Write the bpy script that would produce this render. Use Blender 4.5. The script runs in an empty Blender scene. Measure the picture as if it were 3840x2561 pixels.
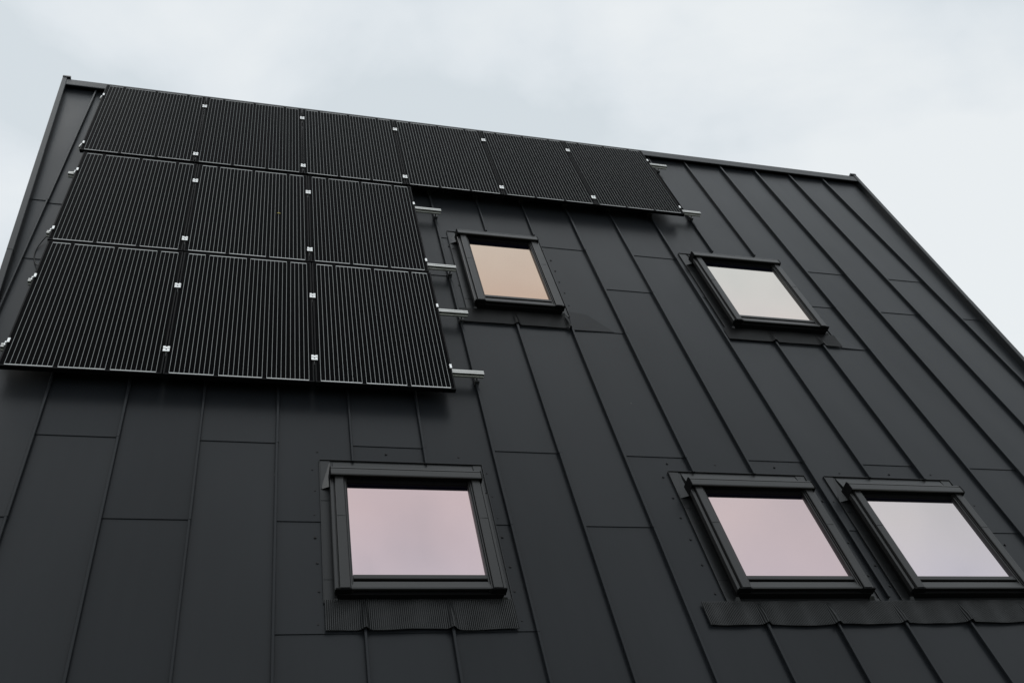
import bpy, math, random
import numpy as np
from mathutils import Matrix, Vector
random.seed(4)
S = bpy.context.scene
COL = S.collection
PITCH = math.radians(48.0114)
CP, SP = math.cos(PITCH), math.sin(PITCH)
RIDGE = 6.84                      # height of the ridge line
EAVE = -9.05                      # roof coordinate of the eave

# roof coordinates: u along the ridge, w up the slope (0 at the ridge), n out of the roof
def world(u, w, n=0.0):
    return Vector((u, CP * w - SP * n, RIDGE + SP * w + CP * n))

# ------------------------------------------------------------------ materials
def new_mat(name):
    m = bpy.data.materials.new(name); m.use_nodes = True
    nt = m.node_tree; b = nt.nodes['Principled BSDF']
    return m, nt, b

def link(nt, a, b): nt.links.new(a, b)

def painted(name, col, rough, spec=0.5, var=0.12, bump=0.0, scale=1.5, fine=0.0, metallic=0.0, stretch=(1, .35, 1)):
    """Coated sheet metal or plastic: colour drifts a little, gloss varies, slow waviness."""
    m, nt, b = new_mat(name)
    tc = nt.nodes.new('ShaderNodeTexCoord'); mp = nt.nodes.new('ShaderNodeMapping')
    mp.inputs['Scale'].default_value = stretch
    link(nt, tc.outputs['Object'], mp.inputs['Vector'])
    no = nt.nodes.new('ShaderNodeTexNoise'); no.inputs['Scale'].default_value = scale; no.inputs['Detail'].default_value = 5
    link(nt, mp.outputs['Vector'], no.inputs['Vector'])
    r = nt.nodes.new('ShaderNodeValToRGB')
    r.color_ramp.elements[0].position = .3; r.color_ramp.elements[1].position = .7
    r.color_ramp.elements[0].color = (*[c * (1 - var) for c in col], 1)
    r.color_ramp.elements[1].color = (*[c * (1 + var) for c in col], 1)
    link(nt, no.outputs['Fac'], r.inputs['Fac']); link(nt, r.outputs['Color'], b.inputs['Base Color'])
    mr = nt.nodes.new('ShaderNodeMapRange')
    mr.inputs['To Min'].default_value = rough - .018; mr.inputs['To Max'].default_value = rough + .018
    n2 = nt.nodes.new('ShaderNodeTexNoise'); n2.inputs['Scale'].default_value = 3; n2.inputs['Detail'].default_value = 3
    link(nt, tc.outputs['Object'], n2.inputs['Vector'])
    link(nt, n2.outputs['Fac'], mr.inputs['Value']); link(nt, mr.outputs['Result'], b.inputs['Roughness'])
    b.inputs['Specular IOR Level'].default_value = spec
    b.inputs['Metallic'].default_value = metallic
    if bump:
        bp = nt.nodes.new('ShaderNodeBump'); bp.inputs['Strength'].default_value = 1; bp.inputs['Distance'].default_value = bump
        n3 = nt.nodes.new('ShaderNodeTexNoise'); n3.inputs['Scale'].default_value = 2.2; n3.inputs['Detail'].default_value = 1
        link(nt, mp.outputs['Vector'], n3.inputs['Vector'])
        link(nt, n3.outputs['Fac'], bp.inputs['Height']); link(nt, bp.outputs['Normal'], b.inputs['Normal'])
    return m

ROOF_COL = (.0118, .0132, .0151)
M = {}
M['roof'] = painted('anthracite_sheet_metal', ROOF_COL, .33, .19, .16, .008, 1.1)
M['trim'] = painted('anthracite_trim_metal', (.0072, .0082, .0092), .38, .30, .12, .0, 2)
M['cover'] = painted('grey_brown_cover_metal', (.0125, .0122, .0117), .36, .42, .08, .0, 3)
M['flash'] = painted('dark_flashing_metal', (.0085, .0090, .0093), .36, .36, .12, .002, 2)
M['apron_plain'] = painted('dark_plain_apron', (.0040, .0040, .0039), .42, .11, .3, .004, 5)
M['flap_shaded'] = painted('flap_metal_shaded', (.0085, .0088, .0098), .36, .15, .2, .004, 5)  # darker tone paints in the dim reflection of a tilted sheet
M['apron'] = painted('dark_pleated_apron', (.013, .0135, .0135), .42, .38, .15, .0, 3)
M['rubber_shade'] = painted('black_rubber_and_shade', (.0022, .0022, .0024), .75, .1, .1)  # black also stands for shade under the window covers and hood
M['void'] = painted('black_vent_strip', (.003, .003, .0032), .8, .08, .1)
M['screw'] = painted('black_screw', (.004, .004, .0045), .5, .3, .1)
M['alu'] = painted('mill_finish_aluminium', (.50, .50, .48), .40, .5, .1, .0, 6, metallic=.9)
M['clamp'] = painted('bright_aluminium_clamp', (.93, .93, .92), .42, .5, .05, .0, 9, metallic=.35)
M['bolt'] = painted('dark_bolt_and_bracket_shade', (.035, .035, .036), .4, .5, .1)
M['panel_frame'] = painted('black_anodised_frame', (.002, .002, .0023), .5, .08, .1)
M['backsheet'] = painted('black_backsheet', (.003, .003, .003), .8, .1, .1)
M['cable'] = painted('black_cable', (.004, .004, .004), .5, .3, .1)
M['leaf'] = painted('yellow_brown_leaf', (.46, .37, .11), .7, .2, .3)
M['wall'] = painted('dark_wall_cladding', (.03, .031, .033), .6, .3, .2)

def add_specks(m, nt, b):
    """sparse pale dust specks and droppings lying on the sheets"""
    tc = nt.nodes.new('ShaderNodeTexCoord')
    vo = nt.nodes.new('ShaderNodeTexVoronoi'); vo.inputs['Scale'].default_value = 3.2
    link(nt, tc.outputs['Object'], vo.inputs['Vector'])
    lt = nt.nodes.new('ShaderNodeMath'); lt.operation = 'LESS_THAN'; lt.inputs[1].default_value = .016
    link(nt, vo.outputs['Distance'], lt.inputs[0])
    sp = nt.nodes.new('ShaderNodeSeparateColor'); link(nt, vo.outputs['Color'], sp.inputs['Color'])
    g = nt.nodes.new('ShaderNodeMath'); g.operation = 'GREATER_THAN'; g.inputs[1].default_value = .45
    link(nt, sp.outputs['Red'], g.inputs[0])
    mu = nt.nodes.new('ShaderNodeMath'); mu.operation = 'MULTIPLY'
    link(nt, lt.outputs[0], mu.inputs[0]); link(nt, g.outputs[0], mu.inputs[1])
    mx = nt.nodes.new('ShaderNodeMix'); mx.data_type = 'RGBA'
    mx.inputs['B'].default_value = (.09, .09, .088, 1)
    old = b.inputs['Base Color'].links[0].from_socket
    link(nt, mu.outputs[0], mx.inputs['Factor']); link(nt, old, mx.inputs['A'])
    link(nt, mx.outputs['Result'], b.inputs['Base Color'])
def sheet_tone(m, nt, b):
    """every sheet comes from its own coil (tone attribute); faint rain runs down the slope change the gloss"""
    at = nt.nodes.new('ShaderNodeAttribute'); at.attribute_name = 'tone'
    tc = nt.nodes.new('ShaderNodeTexCoord'); mp = nt.nodes.new('ShaderNodeMapping'); mp.inputs['Scale'].default_value = (14, .55, 1)
    link(nt, tc.outputs['Object'], mp.inputs['Vector'])
    no = nt.nodes.new('ShaderNodeTexNoise'); no.inputs['Scale'].default_value = 1.4; no.inputs['Detail'].default_value = 5
    link(nt, mp.outputs['Vector'], no.inputs['Vector'])
    def math_(op, a, c):
        n = nt.nodes.new('ShaderNodeMath'); n.operation = op
        for i, v in enumerate((a, c)):
            if isinstance(v, (int, float)): n.inputs[i].default_value = v
            else: link(nt, v, n.inputs[i])
        return n.outputs[0]
    streak = math_('MULTIPLY', math_('SUBTRACT', no.outputs['Fac'], .5), .06)
    rough = b.inputs['Roughness'].links[0].from_socket
    link(nt, math_('ADD', math_('ADD', rough, streak), math_('MULTIPLY', at.outputs['Fac'], .02)), b.inputs['Roughness'])
    lvl = math_('ADD', math_('MULTIPLY', at.outputs['Fac'], .022), math_('ADD', .185, math_('MULTIPLY', streak, .35)))
    link(nt, lvl, b.inputs['Specular IOR Level'])
    b.inputs['Specular Tint'].default_value = (1, 1, 1, 1)
sheet_tone(M['roof'], M['roof'].node_tree, M['roof'].node_tree.nodes['Principled BSDF'])
add_specks(M['roof'], M['roof'].node_tree, M['roof'].node_tree.nodes['Principled BSDF'])

def glass_mat(name, c_top, c_bot, h):
    """coated roof-window glass: tinted mirror-like coating over a dark room; tint drifts over the pane"""
    m, nt, b = new_mat(name)
    nt.nodes.remove(b); out = nt.nodes['Material Output']
    tc = nt.nodes.new('ShaderNodeTexCoord'); sx = nt.nodes.new('ShaderNodeSeparateXYZ')
    link(nt, tc.outputs['Object'], sx.inputs['Vector'])
    no = nt.nodes.new('ShaderNodeTexNoise'); no.inputs['Scale'].default_value = 1.6; no.inputs['Detail'].default_value = 2
    link(nt, tc.outputs['Object'], no.inputs['Vector'])
    mr = nt.nodes.new('ShaderNodeMapRange'); mr.inputs['From Min'].default_value = 0; mr.inputs['From Max'].default_value = h
    link(nt, sx.outputs['Y'], mr.inputs['Value'])
    ad = nt.nodes.new('ShaderNodeMath'); ad.operation = 'MULTIPLY_ADD'; ad.inputs[1].default_value = .7; ad.inputs[2].default_value = -.35
    link(nt, no.outputs['Fac'], ad.inputs[0])
    a2 = nt.nodes.new('ShaderNodeMath'); a2.operation = 'ADD'
    link(nt, ad.outputs[0], a2.inputs[0]); link(nt, mr.outputs['Result'], a2.inputs[1])
    r = nt.nodes.new('ShaderNodeValToRGB')
    r.color_ramp.elements[0].color = (*c_bot, 1); r.color_ramp.elements[1].color = (*c_top, 1)
    link(nt, a2.outputs[0], r.inputs['Fac'])
    g = nt.nodes.new('ShaderNodeBsdfGlossy'); g.inputs['Roughness'].default_value = .03
    link(nt, r.outputs['Color'], g.inputs['Color'])
    d = nt.nodes.new('ShaderNodeBsdfDiffuse'); d.inputs['Color'].default_value = (.02, .022, .05, 1)  # navy also paints in the blue cast of the hood's reflection
    mix = nt.nodes.new('ShaderNodeMixShader'); mix.inputs['Fac'].default_value = .92
    link(nt, d.outputs[0], mix.inputs[1]); link(nt, g.outputs[0], mix.inputs[2])
    link(nt, mix.outputs[0], out.inputs['Surface'])
    return m

# solar cell sheet: black cells with five silver busbars per cell, joined by end ribbons
PANEL_W, PANEL_H, PANEL_D = .9992, 1.644, .035
CELLP = .1596; MARG = (PANEL_W - 6 * CELLP) / 2
def cell_mat():
    m, nt, b = new_mat('monocrystalline_cell_sheet')
    tc = nt.nodes.new('ShaderNodeTexCoord'); sx = nt.nodes.new('ShaderNodeSeparateXYZ')
    link(nt, tc.outputs['Object'], sx.inputs['Vector'])
    def math_(op, a, b_=None, c=None):
        n = nt.nodes.new('ShaderNodeMath'); n.operation = op
        for i, v in enumerate((a, b_, c)):
            if v is None: continue
            if isinstance(v, (int, float)): n.inputs[i].default_value = v
            else: link(nt, v, n.inputs[i])
        return n.outputs[0]
    U, W = sx.outputs['X'], sx.outputs['Y']
    x = math_('SUBTRACT', U, MARG)
    inx = math_('MULTIPLY', math_('GREATER_THAN', x, 0.0), math_('LESS_THAN', x, 6 * CELLP))
    y = math_('SUBTRACT', W, .022)
    L = PANEL_H - .044
    iny = math_('MULTIPLY', math_('GREATER_THAN', y, 0.0), math_('LESS_THAN', y, L))
    ph = math_('FRACT', math_('DIVIDE', x, CELLP / 5))
    bus = math_('LESS_THAN', math_('ABSOLUTE', math_('SUBTRACT', ph, .5)), .038)
    # cell gaps: between rows of cells the ribbon shows paler, between columns the sheet is plain black
    bus = math_('MULTIPLY', math_('MULTIPLY', bus, inx), iny)
    cell_c = math_('FRACT', math_('DIVIDE', x, CELLP)); cell_r = math_('FRACT', math_('DIVIDE', y, L / 10))
    gapc = math_('GREATER_THAN', math_('ABSOLUTE', math_('SUBTRACT', cell_c, .5)), .492)
    gapr = math_('GREATER_THAN', math_('ABSOLUTE', math_('SUBTRACT', cell_r, .5)), .492)
    gap = math_('MAXIMUM', gapc, gapr)
    # end ribbons
    def ribbon(y0, y1, off):
        p = math_('FRACT', math_('DIVIDE', math_('ADD', x, off), 2 * CELLP))
        seg = math_('LESS_THAN', math_('ABSOLUTE', math_('SUBTRACT', p, .5)), .452)
        band = math_('MULTIPLY', math_('GREATER_THAN', W, y0), math_('LESS_THAN', W, y1))
        lim = math_('MULTIPLY', math_('GREATER_THAN', x, CELLP * .1), math_('LESS_THAN', x, 5.9 * CELLP))
        return math_('MULTIPLY', math_('MULTIPLY', seg, band), lim)
    rb = math_('MAXIMUM', ribbon(.013, .0215, 0.0), ribbon(PANEL_H - .0225, PANEL_H - .0145, CELLP))
    no = nt.nodes.new('ShaderNodeTexNoise'); no.inputs['Scale'].default_value = 2.0; no.inputs['Detail'].default_value = 2
    link(nt, tc.outputs['Object'], no.inputs['Vector'])
    base = nt.nodes.new('ShaderNodeValToRGB')
    base.color_ramp.elements[0].color = (.0006, .0006, .0009, 1); base.color_ramp.elements[1].color = (.0012, .0013, .0015, 1)
    link(nt, no.outputs['Fac'], base.inputs['Fac'])
    def mix(f, a, col):
        n = nt.nodes.new('ShaderNodeMix'); n.data_type = 'RGBA'
        link(nt, f, n.inputs['Factor']); link(nt, a, n.inputs['A']); n.inputs['B'].default_value = (*col, 1)
        return n.outputs['Result']
    c = mix(gap, base.outputs['Color'], (.0010, .0010, .0011))
    c = mix(bus, c, (.34, .345, .34)); c = mix(rb, c, (.58, .58, .57))
    oi = nt.nodes.new('ShaderNodeObjectInfo')
    hv = nt.nodes.new('ShaderNodeHueSaturation'); link(nt, c, hv.inputs['Color'])
    link(nt, math_('MULTIPLY_ADD', oi.outputs['Random'], .28, .86), hv.inputs['Value'])
    link(nt, hv.outputs['Color'], b.inputs['Base Color'])
    b.inputs['Roughness'].default_value = .35
    b.inputs['Specular IOR Level'].default_value = .008
    return m
M['cells'] = cell_mat()

def ground_mat():
    m, nt, b = new_mat('mown_grass_ground')
    tc = nt.nodes.new('ShaderNodeTexCoord')
    no = nt.nodes.new('ShaderNodeTexNoise'); no.inputs['Scale'].default_value = .7; no.inputs['Detail'].default_value = 8
    link(nt, tc.outputs['Object'], no.inputs['Vector'])
    r = nt.nodes.new('ShaderNodeValToRGB')
    r.color_ramp.elements[0].position = .3; r.color_ramp.elements[1].position = .75
    r.color_ramp.elements[0].color = (.045, .055, .02, 1); r.color_ramp.elements[1].color = (.085, .10, .04, 1)
    link(nt, no.outputs['Fac'], r.inputs['Fac']); link(nt, r.outputs['Color'], b.inputs['Base Color'])
    b.inputs['Roughness'].default_value = .9
    return m
M['ground'] = ground_mat()

# ------------------------------------------------------------------ mesh helpers
class MB:
    def __init__(s): s.v = []; s.f = []
    def quad(s, a, b, c, d):
        i = len(s.v); s.v += [a, b, c, d]; s.f.append((i, i + 1, i + 2, i + 3))
    def tri(s, a, b, c):
        i = len(s.v); s.v += [a, b, c]; s.f.append((i, i + 1, i + 2))
    def box(s, x0, x1, y0, y1, z0, z1):
        s.hexa([(x0, y0, z0), (x1, y0, z0), (x1, y1, z0), (x0, y1, z0)], [(x0, y0, z1), (x1, y0, z1), (x1, y1, z1), (x0, y1, z1)])
    def hexa(s, lo, hi):
        i = len(s.v); s.v += list(lo) + list(hi)
        s.f += [(i + 3, i + 2, i + 1, i), (i + 4, i + 5, i + 6, i + 7), (i, i + 1, i + 5, i + 4), (i + 1, i + 2, i + 6, i + 5), (i + 2, i + 3, i + 7, i + 6), (i + 3, i, i + 4, i + 7)]
    def bevbox(s, x0, x1, y0, y1, z0, z1, b):
        """box with the top edges chamfered"""
        i = len(s.v)
        lo = [(x0, y0, z0), (x1, y0, z0), (x1, y1, z0), (x0, y1, z0)]
        mi = [(x0, y0, z1 - b), (x1, y0, z1 - b), (x1, y1, z1 - b), (x0, y1, z1 - b)]
        hi = [(x0 + b, y0 + b, z1), (x1 - b, y0 + b, z1), (x1 - b, y1 - b, z1), (x0 + b, y1 - b, z1)]
        s.v += lo + mi + hi
        s.f.append((i + 3, i + 2, i + 1, i)); s.f.append((i + 8, i + 9, i + 10, i + 11))
        for o in (0, 4):
            for k in range(4):
                k2 = (k + 1) % 4
                s.f.append((i + o + k, i + o + k2, i + o + 4 + k2, i + o + 4 + k))
    def prism(s, prof, axis, t0, t1):
        """closed profile (list of 2D points) swept along an axis: 'y' profile is (x,z); 'x' profile is (y,z)"""
        i = len(s.v); n = len(prof)
        mk = (lambda p, t: (p[0], t, p[1])) if axis == 'y' else (lambda p, t: (t, p[0], p[1]))
        s.v += [mk(p, t0) for p in prof] + [mk(p, t1) for p in prof]
        for k in range(n):
            k2 = (k + 1) % n; s.f.append((i + k, i + k2, i + n + k2, i + n + k))
        s.f.append(tuple(range(i + n - 1, i - 1, -1))); s.f.append(tuple(range(i + n, i + 2 * n)))
    def cyl(s, c, r, z0, z1, n=12, r1=None):
        r1 = r if r1 is None else r1; i = len(s.v)
        for z, rr in ((z0, r), (z1, r1)):
            s.v += [(c[0] + rr * math.cos(2 * math.pi * k / n), c[1] + rr * math.sin(2 * math.pi * k / n), z) for k in range(n)]
        for k in range(n):
            k2 = (k + 1) % n; s.f.append((i + k, i + k2, i + n + k2, i + n + k))
        s.f.append(tuple(range(i + n, i + 2 * n))); s.f.append(tuple(range(i + n - 1, i - 1, -1)))
    def tube(s, pts, r, n=8):
        pts = [Vector(p) for p in pts]; i0 = len(s.v)
        for k, p in enumerate(pts):
            t = (pts[min(k + 1, len(pts) - 1)] - pts[max(k - 1, 0)]).normalized()
            a = t.cross(Vector((0, 0, 1))).normalized(); b = t.cross(a)
            s.v += [tuple(p + r * (math.cos(2 * math.pi * j / n) * a + math.sin(2 * math.pi * j / n) * b)) for j in range(n)]
        for k in range(len(pts) - 1):
            for j in range(n):
                j2 = (j + 1) % n; q = i0 + k * n
                s.f.append((q + j, q + j2, q + n + j2, q + n + j))
    def build(s, name, mat, parent=None, smooth=False):
        me = bpy.data.meshes.new(name); me.from_pydata([tuple(p) for p in s.v], [], s.f)
        me.materials.append(mat)
        import bmesh
        bm = bmesh.new(); bm.from_mesh(me); bmesh.ops.recalc_face_normals(bm, faces=bm.faces); bm.to_mesh(me); bm.free()
        if smooth:
            for p in me.polygons: p.use_smooth = True
        o = bpy.data.objects.new(name, me); COL.objects.link(o)
        if parent is not None: o.parent = parent
        return o

def empty(name, loc, label=None, cat=None, group=None, rot=True):
    o = bpy.data.objects.new(name, None); COL.objects.link(o)
    o.empty_display_size = .2; o.location = loc
    if rot: o.rotation_euler = (PITCH, 0, 0)
    tag(o, label, cat, group); return o

def tag(o, label=None, cat=None, group=None, kind=None):
    if label: o['label'] = label
    if cat: o['category'] = cat
    if group: o['group'] = group
    if kind: o['kind'] = kind
    return o

def copy_child(src, parent, matname=None):
    o = src.copy(); COL.objects.link(o); o.parent = parent; return o

# ------------------------------------------------------------------ ground
g = MB(); g.quad((-900, -900, 0), (900, -900, 0), (900, 900, 0), (-900, 900, 0))
tag(g.build('ground', M['ground']), kind='structure')

# ------------------------------------------------------------------ house
PITCH_S, U0 = .48648, 2.909
seam_u = lambda k: U0 + k * PITCH_S
left_edge = lambda w: 2.070 - .0652 * w       # the gables lean in towards the eave
right_edge = lambda w: 11.757 + .0805 * w
house = empty('house', (6.9, 0, 0), 'black house with a steep standing seam metal roof and five roof windows', 'house', rot=False)
HL = Vector((6.9, 0, 0))
def to_roof(o):                                # put a child of the house into roof coordinates
    o.location = world(0, 0, 0) - HL; o.rotation_euler = (PITCH, 0, 0); return o

# laps of every bay, top to bottom
def laps(j):
    l = [-2.69, -5.766, -8.84] if j % 2 == 0 else [-3.405, -6.482]
    if j in (3, 4, 5): l.append(-7.322)
    if j in (6, 7, 8): l.append(-4.143)
    if j in (12, 13): l.append(-4.128)
    if j == -1: l = [-2.73, -3.67, -6.482]
    return sorted(l, reverse=True)

roof = MB(); tones = []
for j in range(-2, 18):
    ws = [.0] + laps(j) + [EAVE]
    for a, b in zip(ws[:-1], ws[1:]):
        tone = random.uniform(-1, 1)
        t = a + (.03 if a < 0 else 0)
        ua, ub = seam_u(j), seam_u(j + 1)
        def cl(u, w): return min(max(u, left_edge(w) + .02), right_edge(w) - .02)
        n0, n1 = .0, .0055
        if ua < left_edge(b) + .02 and ub < left_edge(b) + .02 and ub < left_edge(t) + .02: continue
        nseg = max(1, int((t - b) / .5))
        for q in range(nseg):                  # short lengths so the tapered end bays follow the verge
            w0 = t + (b - t) * q / nseg; w1 = t + (b - t) * (q + 1) / nseg
            z0 = n0 + (n1 - n0) * q / nseg; z1 = n0 + (n1 - n0) * (q + 1) / nseg
            if cl(ub, w0) - cl(ua, w0) < 1e-4 and cl(ub, w1) - cl(ua, w1) < 1e-4: continue
            roof.quad((cl(ua, w1), w1, z1), (cl(ub, w1), w1, z1), (cl(ub, w0), w0, z0), (cl(ua, w0), w0, z0))
        tones += [tone] * (len(roof.f) - len(tones))
        if b > EAVE:                           # rounded sheet edge above a dark joint
            roof.quad((cl(ua, b), b, n1), (cl(ub, b), b, n1), (cl(ub, b), b - .0015, n1 - .0018), (cl(ua, b), b - .0015, n1 - .0018))
            roof.quad((cl(ua, b), b - .0015, n1 - .0018), (cl(ub, b), b - .0015, n1 - .0018), (cl(ub, b), b + .02, n1 - .0025), (cl(ua, b), b + .02, n1 - .0025))
        tones += [tone] * (len(roof.f) - len(tones))
roof_o = to_roof(roof.build('roof', M['roof'], house))
ta = roof_o.data.attributes.new('tone', 'FLOAT', 'FACE')
for i_, v_ in enumerate(tones): ta.data[i_].value = v_

runs = {k: [(-.1, EAVE)] for k in range(0, 18)}
runs[-1] = [(-.1, -5.0)]
for k in (4, 5): runs[k] = [(-.1, -5.945), (-7.30, EAVE)]
runs[7] = [(-.1, -2.50), (-4.10, EAVE)]
runs[8] = [(-.1, -2.50), (-4.10, EAVE)]
for k in (9, 10): runs[k] = [(-.1, -5.94), (-7.30, EAVE)]
for k in (12, 13): runs[k] = [(-.1, -2.475), (-4.08, -5.94), (-7.30, EAVE)]
runs[11] = [(-.1, -7.10), (-7.30, EAVE)]
runs[17] = [(-.1, -7.2)]
for k in range(-1, 18):
    u = seam_u(k)
    for (a, b) in runs[k]:
        s = MB()
        cuts = [a] + [w for w in laps(k - 1) if b + .1 < w < a - .1] + [b]
        for q, (c0, c1) in enumerate(zip(cuts[:-1], cuts[1:])):
            top = .0275 + .0012 * (len(cuts) - q); wd = .0056 + .0009 * (len(cuts) - q)
            u = seam_u(k) + (random.uniform(-.0016, .0016) if len(cuts) > 2 else 0)
            end = c1 - (.022 if c1 != b else 0)          # upper length laps over the lower one
            s.prism([(u - .0035, -.001), (u + .0035, -.001), (u + .0035, .017), (u + wd, .019), (u + wd, top - .002), (u + wd - .002, top), (u - wd + .002, top), (u - wd, top - .002), (u - wd, .019), (u - .0035, .017)], 'y', end, c0)
        s.build('standing_seam', M['roof'], roof_o)

cap = MB()                                     # ridge cap: folded plate on a dark vent strip
cap.prism([(-.004, .0575), (-.128, .056), (-.142, .054), (-.142, .041), (-.136, .041), (-.135, .048), (-.004, .050)], 'x', left_edge(0) + .05, right_edge(0) - .045)
cap_o = cap.build('ridge_cap', M['trim'], roof_o)
ve = MB(); ve.box(left_edge(0) + .05, right_edge(0) - .045, -.105, -.02, -.002, .0475)
ve.build('vent_strip', M['void'], cap_o)
for side in (-1, 1):
    v = MB(); ed = left_edge if side < 0 else right_edge
    joints = [.03, -1.85, -3.66, -6.7, EAVE] if side < 0 else [.03, -3.1, -6.1, EAVE]
    for q, (a, b) in enumerate(zip(joints[:-1], joints[1:])):
        lift = .0015 * (q % 2)
        def ring(w):
            e = ed(w); i = e - side * (.047 + lift)
            return [(e, w, -.26), (e, w, .062 + lift), (e - side * .004, w, .066 + lift), (i + side * .004, w, .064 + lift), (i, w, .060 + lift), (i - side * .002, w, -.004), (i - side * .002, w, -.26)]
        A, B_ = ring(a), ring(b + .002)
        n = len(A); i = len(v.v); v.v += A + B_
        for k in range(n):
            k2 = (k + 1) % n; v.f.append((i + k, i + k2, i + n + k2, i + n + k))
        v.f.append(tuple(range(i, i + n))); v.f.append(tuple(range(i + 2 * n - 1, i + n - 1, -1)))
    # turned-up cap end at the ridge
    e = ed(0.0)
    x0, x1 = (e, e + .075) if side < 0 else (e - .075, e)
    v.box(x0 - .002, x1 + .001, .0315, .06, -.1, .071)
    v.build('verge_trim', M['trim'], roof_o)

# far slope, gables and plinth close the house
yE, zE = world(0, EAVE).y, world(0, EAVE).z
LT, RT, LB, RB = left_edge(0) + .03, right_edge(0) - .03, left_edge(EAVE) + .03, right_edge(EAVE) - .03
bk = MB(); d = .02
bk.hexa([(LT, .02, RIDGE - .06), (RT, .02, RIDGE - .06), (RB, -yE, zE - .06), (LB, -yE, zE - .06)],
        [(LT, .02, RIDGE + .0), (RT, .02, RIDGE + .0), (RB, -yE, zE), (LB, -yE, zE)])
o = bk.build('back_roof', M['roof'], house); o.location = -HL
for T, Bt, sg in ((LT, LB, 1), (RT, RB, -1)):
    w_ = MB(); t = sg * .06
    w_.f += [(0, 1, 2), (5, 4, 3), (0, 3, 4, 1), (1, 4, 5, 2), (2, 5, 3, 0)]
    w_.v += [(T + t, 0, RIDGE - .12), (Bt + t, yE + .1, zE - .1), (Bt + t, -yE - .1, zE - .1), (T + 3 * t, 0, RIDGE - .12), (Bt + 3 * t, yE + .1, zE - .1), (Bt + 3 * t, -yE - .1, zE - .1)]
    o = w_.build('gable_wall', M['wall'], house); o.location = -HL
pl = MB(); pl.box(LB + .05, RB - .05, yE + .12, -yE - .12, -.3, zE - .02)
o = pl.build('plinth', M['wall'], house); o.location = -HL

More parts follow.
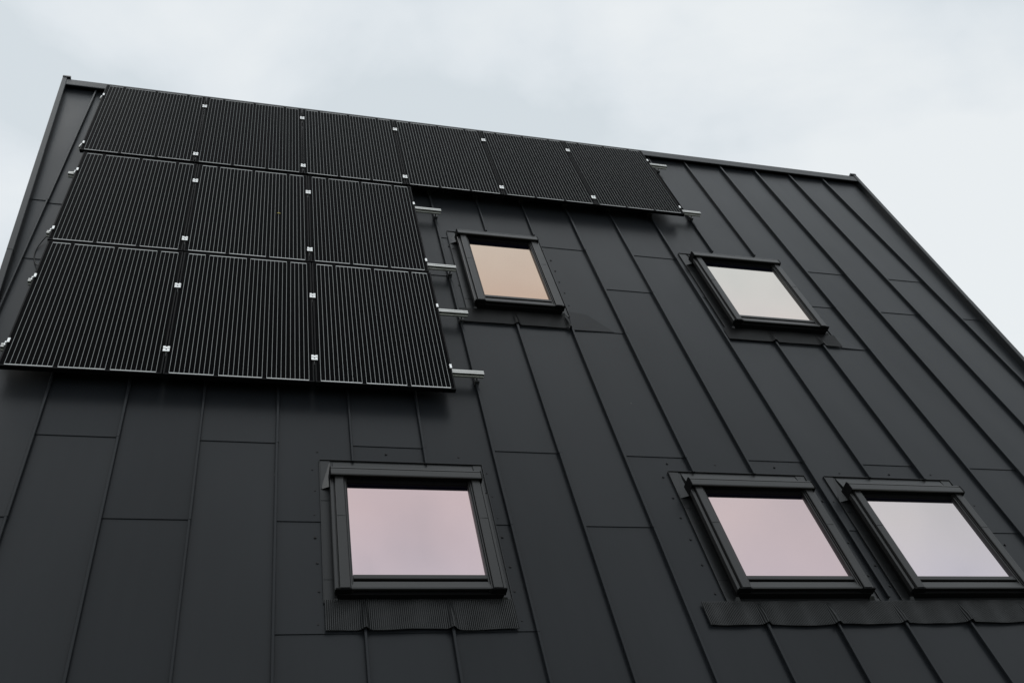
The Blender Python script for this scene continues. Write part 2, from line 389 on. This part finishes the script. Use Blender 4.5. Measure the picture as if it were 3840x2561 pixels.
# ------------------------------------------------------------------ roof windows (parts of the house)
def window(u0, u1, wt, wb, label, gm, apron, ribbed, screws, flash_l=.053, flash_r=.036, fin=None, fin_mat=None):
    """u0,u1 outer cover edges, wt hood top, wb bottom of the side covers; local origin at (u0, wb)"""
    ZR = .018                                   # covers stand this much higher than the glass line
    u0 -= (u0 - 4.13) / 4.3 * ZR; u1 -= (u1 - 4.13) / 4.3 * ZR
    wt -= .018; wb -= .014
    Wd, H = u1 - u0, wt - wb
    fr = MB()                                   # casing below the covers, its black standing for the shade there
    fr.box(.016, Wd - .016, .014, H - .02, -.004, .060)
    root = fr.build('roof_window', M['rubber_shade'], house)
    root.location = world(u0, wb, 0) - HL; root.rotation_euler = (PITCH, 0, 0); root['label'] = label
    gx0, gx1, gy0, gy1 = .108, Wd - .105, .149, H - .100
    gl = MB(); gl.box(gx0 - .012, gx1 + .012, gy0 - .012, gy1 + .02, .0605, .0645)
    go = gl.build('glass_pane', gm, root)
    for sg in (0, 1):                           # side covers, stepped
        c = MB(); m = (lambda x: x) if sg == 0 else (lambda x: Wd - x)
        P = [(0, .050), (0, .082), (.003, .085), (.019, .086), (.0215, .080), (.0255, .080), (.028, .101), (.031, .103), (.079, .104), (.083, .101), (.0835, .085), (.0875, .085), (.088, .092), (.094, .092), (.0945, .081), (.0985, .081), (.099, .086), (.104, .083), (.106, .0646), (.106, .0605), (.018, .0605), (.015, .050)]
        c.prism([(m(x), z) for x, z in P], 'y', .030, H - .070)
        so = c.build('side_cover', M['cover'], root)
        e = MB()                                # end cap under the side cover, blackened for the shade beneath
        xs = sorted((m(.004), m(.092))); e.box(xs[0], xs[1], .020, .0299, .045, .099)
        e.build('end_cap', M['rubber_shade'], root)
        j = MB(); xs = sorted((m(.030), m(.080))); jy = H * .58   # joint half way down the cover
        j.box(xs[0], xs[1], jy, jy + .0025, .102, .1042)
        j.build('cover_joint', M['rubber_shade'], root)
    b = MB()                                    # sash rail and bottom cover
    b.prism([(gy0 - .001, .0646), (gy0 - .002, .074), (gy0 - .005, .079), (gy0 - .030, .080), (gy0 - .034, .077), (gy0 - .034, .0605)], 'x', gx0 - .001, gx1 + .001)
    b.build('sash_rail', M['cover'], root)
    b = MB()
    b.prism([(gy0 - .056, .0605), (gy0 - .052, .074), (gy0 - .058, .079), (.040, .091), (.031, .089), (.030, .078), (.04, .0605)], 'x', .0875, Wd - .0875)
    b.build('bottom_cover', M['cover'], root)
    h = MB(); L, R = -.002, Wd - .012           # hood: a folded plate with end cheeks
    yT = H
    h.prism([(yT, .02), (yT, .112), (yT - .006, .119), (yT - .018, .121), (yT - .0195, .117), (yT - .024, .117), (yT - .0255, .122), (yT - .074, .125), (yT - .081, .122), (yT - .082, .113), (yT - .077, .113), (yT - .076, .117), (yT - .012, .113), (yT - .012, .02)], 'x', L + .0055, R - .0055)
    ho = h.build('top_hood', M['cover'], root)
    for x in (L, R - .005):
        ck = MB()
        ck.prism([(yT + .002, .014), (yT + .002, .115), (yT - .016, .124), (yT - .076, .128), (yT - .086, .123), (yT - .088, .080), (yT - .105, .035), (yT - .05, .014)], 'x', x, x + .005)
        ck.build('hood_cheek', M['rubber_shade'], root)
    hb = MB(); hb.box(.022, Wd - .030, yT - .070, yT - .013, .0606, .1125)
    hb.box(.106, Wd - .106, gy1 + .0005, yT - .0701, .0646, .076)
    hb.build('hood_shade', M['rubber_shade'], root)  # filler coloured black to paint the shaded gap below the hood
    # flashing tray round the window
    f = MB(); fl, frr = -flash_l, Wd + flash_r + .006
    fy0, fy1 = -.004, H + .170 if ribbed else H + .130
    f.box(fl, .03, fy0, fy1, -.002, .0085)
    f.box(Wd - .03, frr, fy0, fy1, -.002, .0085)
    f.hexa([(.0301, H - .012, -.002), (Wd - .0301, H - .012, -.002), (Wd - .0301, fy1, -.002), (.0301, fy1, -.002)],
           [(.0301, H - .012, .045), (Wd - .0301, H - .012, .045), (Wd - .0301, fy1, .009), (.0301, fy1, .009)])
    for x0, x1 in ((fl - .0035, fl), (frr, frr + .0035)):   # folded edges
        f.box(x0, x1, fy0, fy1, -.002, .0175)
    f.box(fl, frr, fy1, fy1 + .0035, -.002, .0195)
    # raised corner soakers beside the hood
    for x0, x1, s_ in ((fl + .004, .012, 1), (Wd - .022, frr - .004, -1)):
        f.hexa([(x0, H - .10, .0086), (x1, H - .10, .0086), (x1, fy1 - .004, .0086), (x0, fy1 - .004, .0086)],
               [(x0, H - .10, .0096 if s_ > 0 else .04), (x1, H - .10, .040 if s_ > 0 else .0096), (x1, fy1 - .004, .013), (x0, fy1 - .004, .013)])
    # laps across the gutters
    f.box(fl, .016, .17, .173, .0086, .0105); f.box(fl, .016, H - .20, H - .197, .0086, .0105)
    # bottom corners and a folded lip under the window
    f.box(fl - .003, frr + .003, -.006, .0135, .009, .0128)
    f.hexa([(-.006, -.0061, .0), (.03, -.0061, .0), (.02, .0136, .0), (-.004, .0136, .0)], [(-.008, -.0061, .0145), (.03, -.0061, .0145), (.02, .0136, .03), (.0, .0136, .03)])
    f.hexa([(Wd - .03, -.0061, .0), (Wd + .012, -.0061, .0), (Wd + .004, .0136, .0), (Wd - .02, .0136, .0)], [(Wd - .03, -.0061, .0145), (Wd + .016, -.0061, .0145), (Wd + .006, .0136, .036), (Wd - .02, .0136, .036)])
    if fin:                                     # loose folded triangle of sheet at the lower right
        pts = [(a - u0, b_ - wb) for a, b_ in fin]
        hgt = [.009, .011, .0068, .0078]
        fp = MB(); lo = [(x, y, z - .0015) for (x, y), z in zip(pts, hgt)]; hi = [(x, y, z) for (x, y), z in zip(pts, hgt)]
        fp.hexa(lo, hi)
        fp.build('flashing_flap', fin_mat, root)
    fo = f.build('flashing', M['flash'], root)
    if apron:
        a0, a1, top, bot, seams_ = apron
        ap = MB(); NW = 14
        step = .0028 if ribbed else .012
        NU = int((a1 - a0) / step)
        rnd = random.Random(int(a0 * 100)); phs = [rnd.uniform(0, 6) for _ in range(4)]
        for q in range(NW + 1):
            t = q / NW
            for i in range(NU + 1):
                x = a0 + (a1 - a0) * i / NU
                lowx = (.0022 * math.sin(x * 5 + phs[0]) + .002 * math.sin(x * 2.1 + phs[1])) + .004 * math.sin(x * 13 + phs[1])
                y = top + (bot + lowx * (1 if ribbed else .15) - top) * t
                z = .021 + .002 * (1 - t) + ((.0035 * math.sin(x * 7 + phs[2]) * t + .0022 * math.sin(x * 23 + phs[0] + 3 * t) * math.sin(t * 5 + x * 4)) if ribbed else .0012 * math.sin(x * 17 + 4 * t))
                if ribbed: z += (.0028 + .0008 * math.sin(x * 31 + phs[3])) * (1 if i % 4 in (1, 2) else -1) * (1 if .02 < t < 1 else .8)
                for su in seams_:
                    z += (.030 - .002) * math.exp(-((x - su) / (.011 + .01 * t)) ** 2) * min(1, max(0, (t - .12) * 1.7)) ** .8
                ap.v.append((x - u0, y - wb, z))
        for q in range(NW):
            for i in range(NU):
                k = q * (NU + 1) + i
                ap.f.append((k, k + NU + 1, k + NU + 2, k + 1))
        ao = ap.build('apron', M['apron'] if ribbed else M['apron_plain'], root)
        md = ao.modifiers.new('sheet', 'SOLIDIFY'); md.thickness = .0016; md.offset = -1
    sm = None
    for (a, b_) in screws:
        if sm is None:
            s_ = MB(); s_.cyl((0, 0), .0055, .0, .0035, 10); s_.cyl((0, 0), .0088, -.001, .0012, 12)
            so = s_.build('screw', M['screw'], fo); sm = so
        else:
            so = copy_child(sm, fo)
        so.location = (a - u0, b_ - wb, .004)
    return root

hL = .76; hU = .97
pink = glass_mat('pink_coated_glass', (.575, .440, .438), (.59, .475, .495), hL)
pale_pink = glass_mat('pale_pink_coated_glass', (.585, .465, .46), (.60, .48, .495), hL)
lilac = glass_mat('lilac_coated_glass', (.655, .585, .570), (.64, .575, .615), hL)
peach = glass_mat('peach_coated_glass', (.575, .455, .365), (.525, .375, .29), hU)
cream = glass_mat('cream_coated_glass', (.70, .655, .595), (.71, .625, .575), hU)

scr_LL = [(4.629, -5.843), (5.082, -5.84), (5.575, -5.848), (4.594, -6.017), (4.608, -6.212), (4.6, -6.425), (4.601, -6.614), (4.61, -6.816), (4.615, -7.029), (4.605, -7.26), (5.75, -6.001), (5.75, -6.226), (5.752, -6.425), (5.754, -6.59), (5.76, -6.837), (5.75, -7.03), (5.753, -7.249)]
scr_LM = [(7.121, -5.835), (7.502, -5.834), (7.989, -5.835), (7.044, -5.982), (7.048, -6.194), (7.039, -6.388), (7.04, -6.589), (7.041, -6.812), (7.042, -7.052), (8.222, -6.19), (8.224, -6.6), (8.22, -6.9)]
scr_LR = [(8.52, -5.879), (8.96, -5.872), (9.338, -5.862), (8.311, -6.195), (8.323, -6.808), (8.335, -6.99), (9.52, -6.2), (9.52, -6.6), (9.525, -6.9)]
scr_UL = [(6.837, -2.764), (6.88, -2.945), (6.878, -3.146), (6.874, -3.345), (6.88, -3.537), (6.87, -3.749), (5.90, -2.85), (5.90, -3.2), (5.90, -3.55)]
scr_UR = [(9.46, -2.86), (9.47, -3.1), (9.47, -3.35), (9.47, -3.6), (9.60, -4.08), (8.32, -2.9), (8.32, -3.3)]

window(4.695, 5.687, -6.085, -7.102, 'large square pink-tinted roof window standing alone low on the roof', pink,
       (4.642, 5.722, -7.105, -7.318, [seam_u(4), seam_u(5)]), True, scr_LL)
window(7.168, 8.146, -6.085, -7.102, 'pink-tinted roof window, left one of the low pair', pale_pink,
       (6.911, 9.78, -7.132, -7.312, [seam_u(9), seam_u(10), seam_u(11), seam_u(12), seam_u(13)]), True, scr_LM, flash_l=.062, flash_r=.05)
window(8.432, 9.415, -6.085, -7.102, 'lilac-tinted roof window, right one of the low pair', lilac,
       None, True, scr_LR, flash_l=.062, flash_r=.06)
window(5.980, 6.787, -2.685, -3.930, 'narrow peach-tinted roof window beside the solar panels', peach,
       (5.842, 6.80, -3.945, -4.146, [seam_u(7), seam_u(8) - .02]), False, scr_UL, flash_l=.06, flash_r=.045,
       fin=[(6.836, -3.86), (6.80, -4.150), (7.19, -4.138), (7.0, -3.885)], fin_mat=M['flap_shaded'])
window(8.408, 9.395, -2.685, -3.930, 'tall cream-tinted roof window high on the right of the roof', cream,
       (8.285, 9.44, -3.945, -4.125, [seam_u(12), seam_u(13)]), False, scr_UR, flash_l=.065, flash_r=.045,
       fin=[(9.42, -3.90), (9.44, -4.13), (9.68, -4.135), (9.55, -3.98)], fin_mat=M['roof'])

# ------------------------------------------------------------------ rails with clamps
RAIL_TOP = .113
PW = 1.0072
rows = [(2.5463, 6, -.262), (2.5874, 3, -1.956), (2.5979, 3, -3.624)]
rail_w = [(-.545, 0), (-1.756, 0), (-2.331, 1), (-3.418, 1), (-4.154, 2), (-4.993, 2)]
rail_lab = ['silver mounting rail under the upper edge of the top panel row, near the ridge',
            'silver mounting rail under the lower edge of the top panel row',
            'silver mounting rail under the upper edge of the middle panel row',
            'silver mounting rail under the lower edge of the middle row, ending beside the peach window',
            'silver mounting rail under the upper edge of the bottom panel row',
            'silver mounting rail under the lower edge of the bottom panel row, lowest on the roof']
proto = {}
def clamp(kind, parent, x):
    if kind not in proto:
        c = MB()
        if kind == 'mid':
            c.bevbox(-.022, .022, -.027, .027, .0425, .0462, .0015)
            c.box(-.0085, -.0055, -.024, .024, .012, .0425); c.box(.0055, .0085, -.024, .024, .012, .0425)
            c.bevbox(-.022, -.006, .006, .027, .0462, .0505, .001); c.bevbox(.006, .022, .006, .027, .0462, .0505, .001)
        else:                                   # end clamp: Z bracket standing outside the frame (+x side)
            c.bevbox(-.010, .006, -.024, .024, .0392, .0440, .001)
            c.box(.0025, .006, -.024, .024, .004, .0392)
            c.bevbox(.006, .026, -.024, .024, .012, .0165, .001)
            c.box(.0225, .026, -.024, .024, .0005, .012)
            c.prism([(.006, .0166), (.018, .0166), (.006, .034)], 'y', -.024, -.020)
        co = c.build('panel_clamp', M['clamp'], parent)
        b = MB(); bx, z = (0, .0463) if kind == 'mid' else (.016, .0166)
        by = -.004
        b.cyl((bx, by), .0052, z, z + .003, 12)
        bo = b.build('bolt', M['bolt'], co)
        proto[kind] = (co, bo)
    else:
        co = copy_child(proto[kind][0], parent); copy_child(proto[kind][1], co)
    co.location = (x, 0, RAIL_TOP - .07); return co

for (w, r), lab in zip(rail_w, rail_lab):
    a, n, _ = rows[r]
    uS, uE = a - {-.545: .022, -1.756: .026, -2.331: .062}.get(w, .036), (8.839 if r == 0 else 5.872)
    rt = empty('mounting_rail', world(uS, w, .07), lab, 'mounting rail', 'aluminium rails carrying the solar panels')
    p = MB(); L = uE - uS; h = RAIL_TOP - .07
    p.prism([(-.02, 0), (-.02, .014), (-.017, .018), (-.017, .025), (-.02, .029), (-.02, h), (-.0035, h), (-.0035, h - .006), (-.008, h - .010), (.008, h - .010), (.0035, h - .006), (.0035, h), (.02, h), (.02, .029), (.017, .025), (.017, .018), (.02, .014), (.02, 0)], 'x', 0, L)
    p.build('rail_profile', M['alu'], rt)
    base = None
    for k in range(-1, 17):                      # brackets gripping the standing seams
        su = seam_u(k)
        if su < uS + .03 or su > uE - .02: continue
        if base is None:
            bb = MB(); bb.box(-.018, -.0065, -.03, .03, -.061, -.032); bb.box(.0065, .018, -.03, .03, -.061, -.032); bb.box(-.018, .018, -.03, .03, -.032, -.020); bb.cyl((0, 0), .006, -.020, -.0005, 10)
            base = bb.build('seam_bracket', M['bolt'], rt); q = base  # dark tone paints in the shadow below the rail
        else: q = copy_child(base, rt)
        q.location = (su - uS, 0, 0)
    for k in range(n + 1):
        if k in (0, n):
            c = clamp('end', rt, a + k * PW - uS + (.012 if k == 0 else -.012))
            if k == 0: c.scale = (-1, 1, 1)
            c.location.z = RAIL_TOP - .07 - .0003
        else: clamp('mid', rt, a + k * PW - uS)
for c in proto['mid'][0:1] + proto['end'][0:1]: pass

# ------------------------------------------------------------------ solar panels
def panel_proto(root):
    f = MB(); W, H, D, t = PANEL_W, PANEL_H, PANEL_D, .010
    f.bevbox(0, t, 0, H, 0, D, .0008); f.bevbox(W - t, W, 0, H, 0, D, .0008)
    f.bevbox(t, W - t, 0, t, 0, D, .0008); f.bevbox(t, W - t, H - t, H, 0, D, .0008)
    f.box(t, .028, t, H - t, 0, .002); f.box(W - .028, W - t, t, H - t, 0, .002)
    fo = f.build('frame', M['panel_frame'], root)
    c = MB(); c.box(t, W - t, t, H - t, D - .0055, D - .0018)
    co = c.build('cell_sheet', M['cells'], root)
    b = MB(); b.box(t, W - t, t, H - t, D - .0075, D - .0056)
    bo = b.build('backsheet', M['backsheet'], root)
    j = MB(); j.bevbox(W / 2 - .06, W / 2 + .06, H - .16, H - .08, D - .03, D - .0076, .001)
    jo = j.build('junction_box', M['rubber_shade'], root)
    return [fo, co, bo, jo]
plab = {(0, 0): 'black solar panel in the top left corner of the array, beside the left verge',
        (0, 1): 'black solar panel under the ridge, second from the left in the top row',
        (0, 2): 'black solar panel under the ridge, third from the left in the top row',
        (0, 3): 'black solar panel under the ridge, third from the right, straight above the narrow peach window',
        (0, 4): 'black solar panel under the ridge, second from the right in the top row',
        (0, 5): 'black solar panel ending the top row on the right, next to bare seamed roof',
        (1, 0): 'black solar panel at the left end of the middle row, loose cable at its foot',
        (1, 1): 'black solar panel in the centre of the middle row with a yellow leaf on it',
        (1, 2): 'black solar panel at the right end of the middle row, left of the peach window',
        (2, 0): 'black solar panel in the bottom left corner of the array, cut by the photo edge',
        (2, 1): 'black solar panel in the middle of the bottom row',
        (2, 2): 'black solar panel at the lower right corner of the array, above the lone pink window'}
pp = None
for r, (a, n, wtop) in enumerate(rows):
    for i in range(n):
        e = empty('solar_module', world(a + i * PW + .004, wtop - PANEL_H, RAIL_TOP + .0007), plab[(r, i)], 'solar panel', 'solar panels clamped to the roof in three rows')
        if pp is None: pp = panel_proto(e)
        else:
            for c in pp: copy_child(c, e)

# loose cable loop at the left edge of the array
pts = []
ctl = [(2.70, -3.30, .085), (2.60, -3.33, .07), (2.545, -3.36, .045), (2.508, -3.45, .02), (2.492, -3.54, .010), (2.497, -3.64, .0095), (2.525, -3.745, .012), (2.565, -3.82, .035), (2.63, -3.88, .07), (2.72, -3.90, .085)]
c0 = Vector(ctl[4])
for k in range(len(ctl) - 1):
    P0, P1, P2, P3 = [Vector(ctl[min(max(k + o, 0), len(ctl) - 1)]) for o in (-1, 0, 1, 2)]
    for q in range(6):
        t = q / 6
        pts.append(.5 * ((2 * P1) + (-P0 + P2) * t + (2 * P0 - 5 * P1 + 4 * P2 - P3) * t * t + (-P0 + 3 * P1 - 3 * P2 + P3) * t ** 3) - Vector((c0.x, c0.y, 0)))
cb = MB(); cb.tube(pts, .0045)
o = cb.build('solar_cable', M['cable'], smooth=True)
o.location = world(c0.x, c0.y, 0); o.rotation_euler = (PITCH, 0, 0)
tag(o, 'thin black cable looping out from under the left edge of the solar panels', 'cable')

lf = MB()                                       # small fallen leaf
prof = [(-.016, .0), (-.008, .007), (.003, .0085), (.012, .004), (.018, 0), (.012, -.005), (.002, -.008), (-.009, -.006)]
i = len(lf.v); lf.v += [(x, y, .004 + .5 * abs(y)) for x, y in prof] + [(0, 0, .0025)] + [(x, y, .0025 + .5 * abs(y)) for x, y in prof] + [(0, 0, .001)]
for k in range(8):
    k2 = (k + 1) % 8
    lf.f += [(k, k2, 8), (9 + k2, 9 + k, 17), (k, 9 + k, 9 + k2, k2)]
o = lf.build('fallen_leaf', M['leaf']); o.location = world(4.338, -2.80, RAIL_TOP + PANEL_D - .001); o.rotation_euler = (PITCH, 0, 0)
tag(o, 'tiny yellow leaf stuck on the glass of the centre solar panel', 'leaf')

# ------------------------------------------------------------------ sky and sun
W = bpy.data.worlds.new('World'); S.world = W; W.use_nodes = True
nt = W.node_tree; bg = nt.nodes['Background']
SUN_EL, SUN_AZ = math.radians(50), math.radians(-32)       # azimuth from +Y towards +X
sky = nt.nodes.new('ShaderNodeTexSky'); sky.sky_type = 'NISHITA'; sky.sun_disc = False
sky.sun_elevation = SUN_EL; sky.sun_rotation = SUN_AZ
tc = nt.nodes.new('ShaderNodeTexCoord')
mp = nt.nodes.new('ShaderNodeMapping'); mp.inputs['Scale'].default_value = (1, 1, 1.5); mp.inputs['Location'].default_value = (1.37, 2.4, 3.7)
nt.links.new(tc.outputs['Generated'], mp.inputs['Vector'])
n1 = nt.nodes.new('ShaderNodeTexNoise'); n1.inputs['Scale'].default_value = 3.4; n1.inputs['Detail'].default_value = 6; n1.inputs['Roughness'].default_value = .5; n1.inputs['Distortion'].default_value = .25
nt.links.new(mp.outputs['Vector'], n1.inputs['Vector'])
dt = nt.nodes.new('ShaderNodeVectorMath'); dt.operation = 'DOT_PRODUCT'; dt.inputs[1].default_value = (.963, -.268, 0)   # the deck thins towards one side
nt.links.new(tc.outputs['Generated'], dt.inputs[0])
gr = nt.nodes.new('ShaderNodeMapRange'); gr.inputs['From Min'].default_value = -.45; gr.inputs['From Max'].default_value = .25
gr.inputs['To Min'].default_value = -.19; gr.inputs['To Max'].default_value = .07
nt.links.new(dt.outputs['Value'], gr.inputs['Value'])
am = nt.nodes.new('ShaderNodeMath'); am.operation = 'MULTIPLY_ADD'; am.inputs[1].default_value = 1.8; am.inputs[2].default_value = -.40 - .17
n5 = nt.nodes.new('ShaderNodeTexNoise'); n5.inputs['Scale'].default_value = 10; n5.inputs['Detail'].default_value = 4; n5.inputs['Roughness'].default_value = .45   # small ragged tufts
nt.links.new(mp.outputs['Vector'], n5.inputs['Vector'])
nm = nt.nodes.new('ShaderNodeMath'); nm.operation = 'MULTIPLY_ADD'; nm.inputs[1].default_value = .2
nt.links.new(n5.outputs['Fac'], nm.inputs[0]); nt.links.new(n1.outputs['Fac'], nm.inputs[2]); nt.links.new(nm.outputs[0], am.inputs[0])
sm_ = nt.nodes.new('ShaderNodeMath'); sm_.operation = 'ADD'
nt.links.new(am.outputs[0], sm_.inputs[0]); nt.links.new(gr.outputs['Result'], sm_.inputs[1])
ramp = nt.nodes.new('ShaderNodeValToRGB')
E_ = ramp.color_ramp.elements
E_[0].position = .28; E_[0].color = (6.70, 7.30, 7.70, 1)
E_[1].position = .76; E_[1].color = (8.35, 8.72, 8.92, 1)
m_ = E_.new(.48); m_.color = (7.55, 8.05, 8.42, 1)
nt.links.new(sm_.outputs[0], ramp.inputs['Fac'])
mx = nt.nodes.new('ShaderNodeMix'); mx.data_type = 'RGBA'; mx.inputs['Factor'].default_value = .97   # nearly closed cloud deck
nt.links.new(sky.outputs['Color'], mx.inputs['A']); nt.links.new(ramp.outputs['Color'], mx.inputs['B'])
sz = nt.nodes.new('ShaderNodeSeparateXYZ'); nt.links.new(tc.outputs['Generated'], sz.inputs['Vector'])
zr = nt.nodes.new('ShaderNodeMapRange'); zr.inputs['From Min'].default_value = .55; zr.inputs['From Max'].default_value = .95   # an overcast sky is brightest overhead
zr.inputs['To Min'].default_value = 1; zr.inputs['To Max'].default_value = 1.36
nt.links.new(sz.outputs['Z'], zr.inputs['Value'])
vm = nt.nodes.new('ShaderNodeVectorMath'); vm.operation = 'SCALE'
nt.links.new(mx.outputs['Result'], vm.inputs[0]); nt.links.new(zr.outputs['Result'], vm.inputs['Scale'])
nt.links.new(vm.outputs['Vector'], bg.inputs['Color'])
bg.inputs['Strength'].default_value = .1

sl = bpy.data.lights.new('sun', 'SUN'); sl.energy = .5; sl.angle = math.radians(25); sl.color = (1, .97, .93)
so = bpy.data.objects.new('sun', sl); COL.objects.link(so)
sd = Vector((math.sin(SUN_AZ) * math.cos(SUN_EL), math.cos(SUN_AZ) * math.cos(SUN_EL), math.sin(SUN_EL)))
so.rotation_euler = sd.to_track_quat('Z', 'Y').to_euler(); so.location = (0, -20, 30)

# ------------------------------------------------------------------ camera
cam = bpy.data.cameras.new('camera'); co = bpy.data.objects.new('camera', cam); COL.objects.link(co)
cam.sensor_width = 36; cam.lens = 2257.862 / 2351 * 36; cam.clip_end = 3000; cam.clip_start = .05
right = Vector((.96335778, -.17943423, .19936184)); down = Vector((.06438251, -.56685149, -.82130036)); fwd = Vector((.26037796, .80404151, -.53452836))
Bm = Matrix(((1, 0, 0), (0, CP, -SP), (0, SP, CP)))
X, Y, Z = Bm @ right, -(Bm @ down), -(Bm @ fwd)
pos = world(4.13274972, -10.85078558, 4.30398745)
co.matrix_world = Matrix(((X.x, Y.x, Z.x, pos.x), (X.y, Y.y, Z.y, pos.y), (X.z, Y.z, Z.z, pos.z), (0, 0, 0, 1)))
S.camera = co

S.view_settings.view_transform = 'Standard'; S.view_settings.look = 'None'
S.view_settings.exposure = 0; S.view_settings.gamma = 1
S.render.film_transparent = False
S.cycles.max_bounces = 6
S.cycles.filter_width = 1.5
